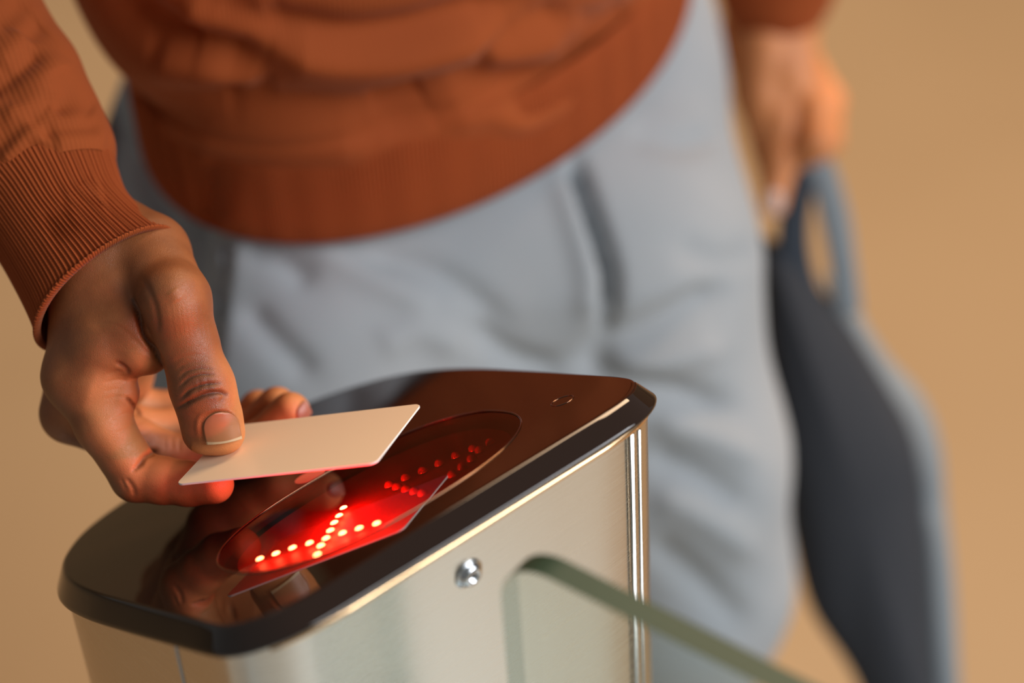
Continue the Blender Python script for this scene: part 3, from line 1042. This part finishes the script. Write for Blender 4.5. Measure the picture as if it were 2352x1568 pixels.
def nail_fit(c, along, side, depth_lim, mat, lift=0.55):
    """nail plate laid on the fingertip: centre, half length and half width vectors in pixels"""
    nu, nv = 27, 33
    hp, hd = project(hand_V)
    c = np.array(c, float); along = np.array(along, float); side = np.array(side, float)
    L = np.linalg.norm(along) + 14
    m = (np.linalg.norm(hp - c, axis=1) < L * 1.3) & (hd < depth_lim)
    hp, hd = hp[m], hd[m]
    G = np.zeros((nv, nu)); PX = np.zeros((nv, nu, 2)); uv = []
    for i, v in enumerate(np.linspace(-1, 1, nv)):
        k = max(0.0, -v + 0.25) / 1.25
        ww = math.sqrt(max(0.03, 1 - k ** 2.6 * 0.96)) * (1 - 0.02 * v)
        for j, u in enumerate(np.linspace(-1, 1, nu)):
            q = c + side * u * ww + along * (v + (0.10 * (1 - u * u) * v if v > 0 else 0))
            PX[i, j] = q
            d = ((hp - q) ** 2).sum(1)
            w = d < 49
            G[i, j] = hd[w].min() if w.any() else hd[np.argmin(d)]
            uv.append((u * 0.5 + 0.5, v * 0.5 + 0.5))
    for _ in range(14):
        Gp = np.pad(G, 1, mode='edge')
        G = (Gp[:-2, 1:-1] + Gp[2:, 1:-1] + Gp[1:-1, :-2] + Gp[1:-1, 2:] + 2 * G) / 6
    A = []
    for i, v in enumerate(np.linspace(-1, 1, nv)):
        for j, u in enumerate(np.linspace(-1, 1, nu)):
            dome = (1 - u ** 4) * lift + 0.12 + max(0, v) * 0.5
            A.append(at(PX[i, j, 0], PX[i, j, 1], G[i, j] * 1000 - dome))
    A = np.array(A); n = len(A)
    Fc = grid_faces(nv, nu, closed=False)
    B = A - camb * 0.6 / 1000
    bd = [i for i in range(nu)] + [r * nu + nu - 1 for r in range(1, nv)] + [(nv - 1) * nu + q for q in range(nu - 2, -1, -1)] + [r * nu for r in range(nv - 2, 0, -1)]
    ed = [(a, b, b + n, a + n) for a, b in zip(bd, bd[1:] + bd[:1])]
    o = mesh_obj('fingernail', np.vstack([A, B]), np.vstack([Fc, Fc[:, ::-1] + n, np.array(ed)]), mat, PERSON, uv=np.array(uv + uv))
    return fix_normals(o)


nail_fit((509, 981), (6.5, 33.5), (41.5, -7), 0.885, MNAIL)
nail_fit((697, 946), (12, -13), (9, 15), 0.93, simple('rosy nail', (0.40, 0.16, 0.10), 0.35), 0.3)
nail(at(1780, 462, 1322), MW @ np.array([-0.1, 1, 0.0]), MW @ np.array([0.1, 0.1, -1.0]), 11, 13, 7.5, simple('pale nail', (0.62, 0.42, 0.34), 0.35))


# sweater ----------------------------------------------------------------
def vec(px, py, d, c):      # direction from centre c (px,py,d) by pixel offsets and depth offset
    return at(c[0] + px, c[1] + py, c[2] + d) - at(*c)


def tube(rings, ncirc, nrow, ribs=None):
    """rings: list of (centre px triple, major offset, minor offset) -> grid of points, interpolated"""
    data = []
    for c, ma, mi in rings:
        data.append(np.r_[at(*c), vec(*ma, c), vec(*mi, c)])
    D = catmull(np.array(data), nrow)
    th = np.linspace(0, 2 * np.pi, ncirc, endpoint=False)
    P = D[:, None, 0:3] + np.cos(th)[None, :, None] * D[:, None, 3:6] + np.sin(th)[None, :, None] * D[:, None, 6:9]
    return P, D, th


SW = None
# right sleeve from cuff seam up to the elbow
sl_rings = [((98, 448, 902), (166, -72, 4), (-26, -74, -24)),
            ((72, 402, 905), (192, -82, 4), (-30, -80, -27)),
            ((38, 330, 910), (196, -84, 4), (-32, -84, -28)),
            ((12, 268, 914), (192, -84, 4), (-32, -84, -29)),
            ((-16, 205, 920), (192, -86, 4), (-34, -86, -30)),
            ((-48, 140, 926), (178, -84, 4), (-34, -86, -30)),
            ((-82, 66, 934), (174, -84, 4), (-36, -88, -31)),
            ((-118, -20, 944), (190, -90, 4), (-38, -92, -33)),
            ((-160, -110, 955), (190, -90, 4), (-40, -95, -35)),
            ((-250, -280, 980), (205, -90, 6), (-40, -105, -42)),
            ((-330, -420, 1010), (215, -70, 10), (-40, -120, -50))]
P, D, th = tube(sl_rings, 260, 240)
nr, ncc = P.shape[:2]
sv = P.reshape(-1, 3)
sq = grid_faces(nr, ncc)
if np.mean((vnormals(sv, sq) * (sv - np.repeat(D[:, 0:3], ncc, 0))).sum(1)) < 0: sq = sq[:, ::-1]
sn = vnormals(sv, sq)
sleeve_lines = [
    (-4.0, 28, [(-30, 215), (0, 189), (51, 148), (98, 108)]),
    (-2.0, 23, [(0, 224), (76, 226), (120, 245)]),
    (-3.2, 27, [(-20, 350), (0, 337), (51, 286), (108, 255)]),
    (-2.4, 21, [(90, 300), (150, 294), (236, 291)]),
    (-4.0, 27, [(-20, 440), (0, 420), (51, 367), (100, 314)]),
    (2.6, 42, [(0, 260), (60, 250), (110, 180), (150, 130)]),
    (2.8, 38, [(0, 380), (50, 330), (90, 290)]),
    (2.4, 46, [(120, 330), (180, 325), (245, 330)]),
    (2.0, 42, [(0, 150), (40, 110), (60, 70)]),
    (-3.2, 30, [(60, 90), (80, 68), (100, 50)]),
    (-2.4, 34, [(-10, 60), (30, 30), (60, 0)]),
    (-1.8, 27, [(120, 245), (180, 235), (222, 255)]),
    (-1.8, 30, [(130, 160), (150, 210), (120, 250)]),
]
sv = creases(sv, sn, sleeve_lines)
uv = np.stack([np.tile(th / (2 * np.pi) * 0.22, nr), np.repeat(np.linspace(0, 0.2, nr), ncc)], 1)

# torso of the sweater
hemC = (955, 107, 1195)
_e0 = at(955 + 612, 107 - 198, 1257); _e1 = at(955 - 612, 107 + 198, 1133)
hC = (_e0 + _e1) / 2; hMa = (_e0 - _e1) / 2; hMi = at(955 + 77, 107 + 369, 1097) - hC
# hem ring is tilted with the body; going up the trunk
def trunk_row(h, s, out=0.0, lean=(0, 0)):
    th = np.linspace(0, 2 * np.pi, 720, endpoint=False)
    c = hC + UP * h + hMa * lean[0] + hMi * lean[1]
    lf = (1 - np.cos(th))[:, None] / 2           # 1 on the person's right side, where the wool hangs close
    sl = s if s < 1 else 1 + (s - 1) * (1 - 0.2 * lf)
    P = c + np.cos(th)[:, None] * hMa * sl + np.sin(th)[:, None] * hMi * sl
    rad = P - c; rad /= np.linalg.norm(rad, axis=1, keepdims=True)
    return P + rad * out * (1 - 0.0 * lf ** 3 * min(1.0, max(0.0, (h - 0.05) / 0.03)))


rowspec = [(-0.002, .985, 0.000), (0.006, 1.0, 0.001), (0.03, 1.0, 0.0035), (0.048, 1.0, 0.0035), (0.058, 1.0, 0.002),
           (0.068, 1.005, 0.0065), (0.085, 1.02, 0.013), (0.11, 1.03, 0.018), (0.14, 1.035, 0.021), (0.18, 1.03, 0.022), (0.24, 1.0, 0.022),
           (0.32, 1.0, 0.02), (0.42, 1.05, 0.02), (0.47, 1.0, 0.01), (0.51, 0.72, 0.0), (0.53, 0.45, 0.0)]
hs = catmull(np.array([list(r) for r in rowspec]), 220)
Pt = np.array([trunk_row(h, s, o) for h, s, o in hs])
# bunching of the wool towards the person's right side (left in the picture)
tv = Pt.reshape(-1, 3)
tq = grid_faces(220, 720)
cen_t = np.repeat(np.array([hC + UP * h for h, s, o in hs]), 720, 0)
if np.mean((vnormals(tv, tq) * (tv - cen_t)).sum(1)) < 0: tq = tq[:, ::-1]
tn = vnormals(tv, tq)
hh = np.repeat(hs[:, 0], 720)
thh = np.tile(np.linspace(0, 2 * np.pi, 720, endpoint=False), 220)
bul = np.exp(-((thh - np.pi) / 0.9) ** 2) * np.clip(hh / 0.09, 0, 1) * 0.003 * np.exp(-((hh - 0.12) / 0.14) ** 2)
tv = tv + tn * bul[:, None]
trunk_lines = [
    (-11.0, 43, [(250, -20), (350, 50), (430, 95), (500, 110), (620, 158)]),
    (-10.0, 43, [(500, 10), (650, 58), (800, 86), (950, 70), (1072, 36), (1244, 5)]),
    (-9.0, 43, [(300, 240), (420, 238), (560, 248), (700, 252), (850, 258), (975, 222), (1110, 184), (1244, 170), (1330, 140), (1398, 96), (1460, 50)]),
    (-5.0, 30, [(850, 262), (930, 250), (990, 225)]),
    (-4.5, 21, [(290, 315), (400, 350), (500, 382), (650, 413), (800, 418), (1000, 387), (1150, 345), (1283, 276), (1370, 222), (1450, 140), (1510, 40)]),
    (-6.0, 33, [(1085, 150), (1150, 100), (1220, 64), (1321, 23)]),
    (-5.0, 30, [(1180, 250), (1240, 232), (1290, 200)]),
    (-5.0, 26, [(1330, 60), (1400, 40), (1440, 10)]),
    (8.0, 50, [(620, 110), (750, 135), (900, 135), (1040, 105), (1176, 62)]),
    (7.0, 50, [(340, 130), (430, 145), (520, 172), (610, 205)]),
    (5.0, 46, [(420, 300), (560, 320), (700, 330), (860, 325)]),
    (6.0, 50, [(1000, 270), (1120, 250), (1230, 280), (1330, 210)]),
    (6.0, 36, [(1110, 150), (1200, 140), (1310, 105)]),
    (6.0, 50, [(400, 20), (520, 60), (640, 20)]),
    (-5.0, 36, [(330, 110), (400, 100), (460, 100)]),
    (-5.0, 40, [(500, 245), (560, 215), (640, 205)]),
]
tn = vnormals(tv, tq)
tv = creases(tv, tn, trunk_lines)
tuv = np.stack([thh / (2 * np.pi) * 1.02, hh], 1)
# rib columns on the waistband (geometry), rows below the band seam
u1 = len(tv)
# left sleeve (upper arm to the cuff above the left hand)
l_r = [SHL + [0, 0, 0.02], SHL + [0.05, 0.02, -0.1], ELL, (ELL + at(1780, -60, 1335)) / 2, at(1782, -30, 1337)]
FLs = Field(np.min(l_r, 0) - 0.09, np.max(l_r, 0) + 0.09, 0.006)
FLs.chain([(l_r[0], .062), (l_r[1], .06), (l_r[2], .055), (l_r[3], .046), (l_r[4], .036)], .02)
FLs.chain([(SHR, .062), ((SHR + EL) / 2, .06), (EL, .05)], .02)
lsV, lsQ = FLs.mesh()
FRs = Field(np.minimum(SHR, EL) - 0.08, np.maximum(SHR, EL) + 0.08, 0.006)
FRs.chain([(SHR, .064), ((SHR + EL) / 2, .058), (EL, .052)], .02)
rsV, rsQ = FRs.mesh()
VV = np.vstack([sv, tv, lsV, rsV]); QQ = np.vstack([sq, tq + len(sv), lsQ + len(sv) + len(tv), rsQ + len(sv) + len(tv) + len(lsV)])
UVs = np.vstack([uv, tuv, np.zeros((len(lsV) + len(rsV), 2))])
SW = mesh_obj('sweater', VV, QQ, MKNIT, PERSON, uv=UVs)
tag(SW, 'rust orange knitted sweater')

# right cuff, ribbed, open at the wrist
cuff_rings = [((242, 667, 879), (157, -112, 2), (-17, -88, -22)),
              ((222, 634, 882), (152, -98, 3), (-19, -82, -22)),
              ((188, 585, 887), (150, -80, 3), (-22, -76, -22)),
              ((142, 519, 893), (148, -69, 3), (-25, -70, -22)),
              ((108, 462, 899), (160, -70, 3), (-27, -72, -23)),
              ((82, 420, 903), (176, -76, 4), (-28, -74, -24))]
NR, NCC = 110, 1080
P, D, th = tube(cuff_rings, NCC, NR)
cenr = D[:, None, 0:3]
rad = P - cenr
rl = np.linalg.norm(rad, axis=2, keepdims=True); rad = rad / rl
tt = np.linspace(0, 1, NR)
rib = np.cos(th * 108)[None, :, None] * (0.00042 * np.clip(tt / 0.04, 0.25, 1) * (1 - 0.3 * tt))[:, None, None]
edge = (0.0011 * np.exp(-((tt - 0.02) / 0.02) ** 2))[:, None, None]
waves = (0.0007 * np.sin(th * 3 + 1)[None, :, None] * (1 - tt)[:, None, None])
outer = P + rad * (rib + edge + waves + 0.0004)
inner = P - rad * (0.0018 + rib * 0.3 - waves)
V = np.vstack([inner[::-1].reshape(-1, 3), outer.reshape(-1, 3)])
Qc = grid_faces(2 * NR, NCC)
Nn = vnormals(V, Qc)
if np.mean((Nn[NR * NCC:] * rad.reshape(-1, 3)).sum(1)) < 0: Qc = Qc[:, ::-1]; Nn = -Nn
V = creases(V, Nn, [(-0.8, 50, [(100, 530), (165, 500), (200, 440)]), (0.8, 50, [(150, 470), (240, 440)])])
uvc = np.stack([np.tile(th / (2 * np.pi) * 0.2, 2 * NR), np.repeat(np.r_[tt[::-1], tt] * 0.06, NCC)], 1)
cf = mesh_obj('cuff', V, Qc, MRIB, SW, uv=uvc)
tag(cf, 'ribbed cuff round the wrist')

# ribbed waistband of the sweater
NB = 40; NW = 3456
thb = np.linspace(0, 2 * np.pi, NW, endpoint=False)
rowsb = []
for i in range(NB):
    t = i / (NB - 1)
    h = -0.004 + 0.056 * t
    c = hC + UP * h
    Pq = c + np.cos(thb)[:, None] * hMa * 1.0 + np.sin(thb)[:, None] * hMi * 1.0
    rr = Pq - c; rr /= np.linalg.norm(rr, axis=1, keepdims=True)
    o = 0.0055 - 0.0035 * (2 * t - 1) ** 6 + 0.0004 * np.cos(thb * 432)
    rowsb.append(Pq + rr * np.asarray(o).reshape(-1, 1))
inn = []
for i in (0, 1):
    c = hC + UP * (-0.004 + 0.02 * i)
    Pq = c + np.cos(thb)[:, None] * hMa + np.sin(thb)[:, None] * hMi
    rr = Pq - c; rr /= np.linalg.norm(rr, axis=1, keepdims=True)
    inn.append(Pq - rr * 0.002)
V = np.vstack([inn[1], inn[0]] + rowsb)
Qb = grid_faces(NB + 2, NW)
Nb = vnormals(V, Qb)
if np.mean((Nb[-NW * 20:-NW * 19] * (V[-NW * 20:-NW * 19] - hC)).sum(1)) < 0: Qb = Qb[:, ::-1]; Nb = -Nb
V = creases(V, Nb, [(-1.5, 40, [(520, 370), (515, 430), (505, 520)])])
uvb = np.stack([np.tile(thb / (2 * np.pi), NB + 2), np.repeat(np.linspace(0, 0.06, NB + 2), NW)], 1)
hb = mesh_obj('waistband', V, Qb, MRIB, SW, uv=uvb)
tag(hb, 'ribbed waistband of the sweater')

# trousers ---------------------------------------------------------------
LR = [J(1335, 330, 1272, 80), J(1400, 700, 1255, 82), J(1495, 1050, 1275, 75), J(1535, 1330, 1320, 70), J(1490, 1700, 1420, 58)]
kn = LR[-1][0]
LR += [(np.array([kn[0] - 0.01, kn[1] + 0.10, 0.30]), 0.062), (np.array([kn[0] - 0.01, kn[1] + 0.12, 0.06]), 0.060)]
RR = [J(610, 420, 1180, 78), J(640, 760, 1175, 84), J(720, 1100, 1200, 78), J(790, 1500, 1270, 68)]
kn = RR[-1][0]
RR += [(np.array([kn[0], kn[1] + 0.08, 0.45]), 0.062), (np.array([kn[0], kn[1] + 0.24, 0.06]), 0.060)]
allp = np.array([p for p, r in LR + RR] + [at(610, 100, 1180), at(1400, 0, 1250)])
FT = Field(np.r_[(allp.min(0) - 0.11)[:2], 0.0], allp.max(0) + 0.11, 0.0038)
FT.chain(LR, .03); FT.chain(RR, .03)
FT.chain([J(600, 330, 1180, 76), J(1000, 330, 1218, 80), J(1325, 250, 1278, 82)], .03)
FT.chain([J(600, 520, 1180, 80), J(1000, 570, 1206, 84), J(1350, 520, 1262, 85)], .03)
FT.chain([J(1330, 600, 1225, 80), J(1330, 740, 1235, 60)], .05)
FT.chain([J(700, 80, 1215, 72), J(1270, 20, 1285, 84)], .05)
FT.chain([J(760, 800, 1185, 78), J(860, 960, 1205, 70)], .05)
Vt, Qt = FT.mesh(); Vt = relax(Vt, Qt, 3); Nt = vnormals(Vt, Qt)
nzz = vnoise(Vt, 9.0, 3) * 0.0025
Vt = Vt + Nt * nzz[:, None]
tr_lines = [
    (-20.0, 17, [(1318, 360), (1345, 440), (1385, 560), (1405, 650), (1395, 770)]),
    (3.8, 26, [(1280, 400), (1320, 520), (1350, 640), (1345, 740)]),
    (-9, 15, [(520, 520), (505, 640), (492, 760), (480, 880)]),
    (-10.5, 38, [(1325, 825), (1450, 780), (1560, 725), (1690, 650)]),
    (-9.8, 34, [(1320, 835), (1440, 880), (1560, 905), (1690, 950)]),
    (-6.8, 30, [(1300, 860), (1180, 820), (1080, 740)]),
    (6.8, 34, [(1400, 845), (1520, 830), (1660, 790)]),
    (6.0, 36, [(1500, 960), (1620, 1000), (1740, 1060)]),
    (-6.8, 34, [(1490, 1040), (1600, 1090), (1720, 1170)]),
    (5.2, 36, [(1500, 1130), (1620, 1190), (1740, 1280)]),
    (-6.8, 36, [(1490, 1240), (1600, 1330), (1720, 1450)]),
    (-5.2, 30, [(560, 560), (640, 590), (720, 660)]),
    (-4.5, 30, [(830, 590), (960, 610), (1060, 660), (1180, 760)]),
    (4.5, 36, [(700, 560), (860, 640), (1000, 720)]),
    (-5.2, 34, [(560, 700), (640, 790), (720, 870)]),
    (4.5, 36, [(860, 800), (960, 760), (1060, 800)]),
    (-4.5, 30, [(1440, 300), (1560, 330), (1650, 310)]),
    (-4.5, 34, [(1560, 560), (1650, 600), (1740, 580)]),
    (-5.2, 30, [(330, 350), (345, 430), (400, 520)]),
]
Vt = creases(Vt, Nt, tr_lines)
# side of the leg sunk behind the pocket edge, a step added to cast shade
_px, _ = project(Vt)
_e = np.interp(_px[:, 1], [200, 520, 650, 880, 1100], [535, 512, 500, 482, 470])
_st = np.clip((_e - _px[:, 0]) / 30, 0, 1); _st = _st * _st * (3 - 2 * _st) * np.clip((_px[:, 1] - 150) / 150, 0, 1) * np.clip((1150 - _px[:, 1]) / 200, 0, 1)
_vw = EYE - Vt; _vw /= np.linalg.norm(_vw, axis=1, keepdims=True)
_fc = np.clip((Nt * _vw).sum(1) / 0.3, 0, 1)
Vt = Vt - _vw * (_st * _fc * 0.038)[:, None]
TRO = mesh_obj('trousers', Vt, Qt, MTROU, PERSON)
tag(TRO, 'blue-grey wool trousers')
# shoes
for leg in (LR, RR):
    a = leg[-1][0]
    fs = Field(a + [-0.07, -0.24, -0.07], a + [0.07, 0.10, 0.07], 0.005)
    fs.chain([(a + [0, 0.03, -0.02], .036), (a + [0, -0.08, -0.025], .033), (a + [0, -0.18, -0.032], .027)], .02)
    x, y = fs.mesh()
    x[:, 2] = np.maximum(x[:, 2], 0.001)
    mesh_obj('shoe', x, y, simple('dark leather', (0.03, 0.02, 0.015), 0.4), PERSON)

# ------------------------------------------------------------------ bag
BAG = tag(empty('bag', tuple(at(2010, 1700, 1400))), 'dark charcoal bag with pale blue-grey edge, hanging from the lowered hand', 'bag')


def slab(name, pts, d0, d1, mat, parent, rnd=0.012, cov=None):
    """closed outline (pixels at the given distance) with real thickness and rounded edges"""
    P0 = catmull(np.array([at(x, y, d) for x, y, d in pts] + [at(*pts[0])]), 140)[:-1]
    c = P0.mean(0)
    f = MW[:, 2] * 0.76 + np.array([0, 0.62, 0.0]); f /= np.linalg.norm(f)
    rows = []
    for k, (ins, dd) in enumerate(((1.0, 0.0), (0.25, 0.15), (0.0, 0.5), (0.25, 0.85), (1.0, 1.0))):
        q = P0 + (c - P0) / np.linalg.norm(c - P0, axis=1, keepdims=True) * rnd * ins
        rows.append(q + f * (d0 + (d1 - d0) * dd) / 1000)
    n = len(P0)
    V = np.vstack(rows + [c + f * (d0 - 6) / 1000, c + f * (d1 + 4) / 1000])
    Fc = [tuple(q) for q in grid_faces(5, n)]
    Fc += [((i + 1) % n, i, 5 * n) for i in range(n)] + [(4 * n + i, 4 * n + (i + 1) % n, 5 * n + 1) for i in range(n)]
    o = mesh_obj(name, V, Fc, mat, parent)
    return fix_normals(o)


MBAG = simple('charcoal canvas', (0.022, 0.026, 0.034), 0.8)
MBAGL = simple('pale blue-grey canvas', (0.20, 0.235, 0.26), 0.8)
body_pts = [(1760, 550), (1830, 600), (1905, 690), (1975, 780), (2050, 900), (2105, 1000), (2130, 1120), (2140, 1300), (2145, 1500), (2160, 1720), (2150, 1800),
            (2060, 1760), (1960, 1560), (1870, 1420), (1825, 1250), (1790, 1050), (1765, 850), (1755, 680)]
slab('bag_body', [(x, y, 1360 + (y - 600) * 0.02) for x, y in body_pts], -10, 40, MBAG, BAG, 0.02)
gus = [(1905, 660), (1960, 700), (2050, 840), (2130, 930), (2175, 1040), (2200, 1300), (2212, 1560), (2220, 1790), (2160, 1800), (2130, 1500), (2110, 1200), (2070, 1010), (1980, 850)]
slab('side_gusset', [(x, y, 1372 + (y - 600) * 0.02) for x, y in gus], 0, 50, MBAGL, BAG, 0.012)


def band(name, pts, w, t, mat, parent, nrm):
    C = catmull(np.array([at(*p) for p in pts]), 60)
    T = np.gradient(C, axis=0); T /= np.linalg.norm(T, axis=1, keepdims=True)
    S = np.cross(T, nrm); S /= np.linalg.norm(S, axis=1, keepdims=True)
    ws = np.interp(np.linspace(0, 1, 60), np.linspace(0, 1, len(w)), w)[:, None] / 2000
    k = 12
    V = []
    for a in np.linspace(0, 2 * np.pi, k, endpoint=False):
        V.append(C + S * ws * np.sign(math.cos(a)) * abs(math.cos(a)) ** 0.6 + nrm * t / 2000 * np.sign(math.sin(a)) * abs(math.sin(a)) ** 0.6)
    V = np.stack(V, 1).reshape(-1, 3)
    Fc = [tuple(q) for q in grid_faces(60, k)] + [tuple(range(k)), tuple(range(59 * k, 60 * k))]
    return fix_normals(mesh_obj(name, V, Fc, mat, parent))


tag(band('handle', [(1866, 362, 1348), (1890, 400, 1352), (1918, 500, 1358), (1935, 600, 1362), (1948, 720, 1370)], [16, 18, 19, 17, 18], 7, MBAGL, BAG, camb), 'pale blue-grey handle strap')
tag(band('handle', [(1848, 366, 1350), (1842, 420, 1352), (1822, 520, 1356), (1828, 620, 1362), (1860, 720, 1370)], [14, 16, 20, 22, 24], 7, simple('slate strap', (0.025, 0.035, 0.05), 0.8), BAG, camb), 'slate blue handle strap')
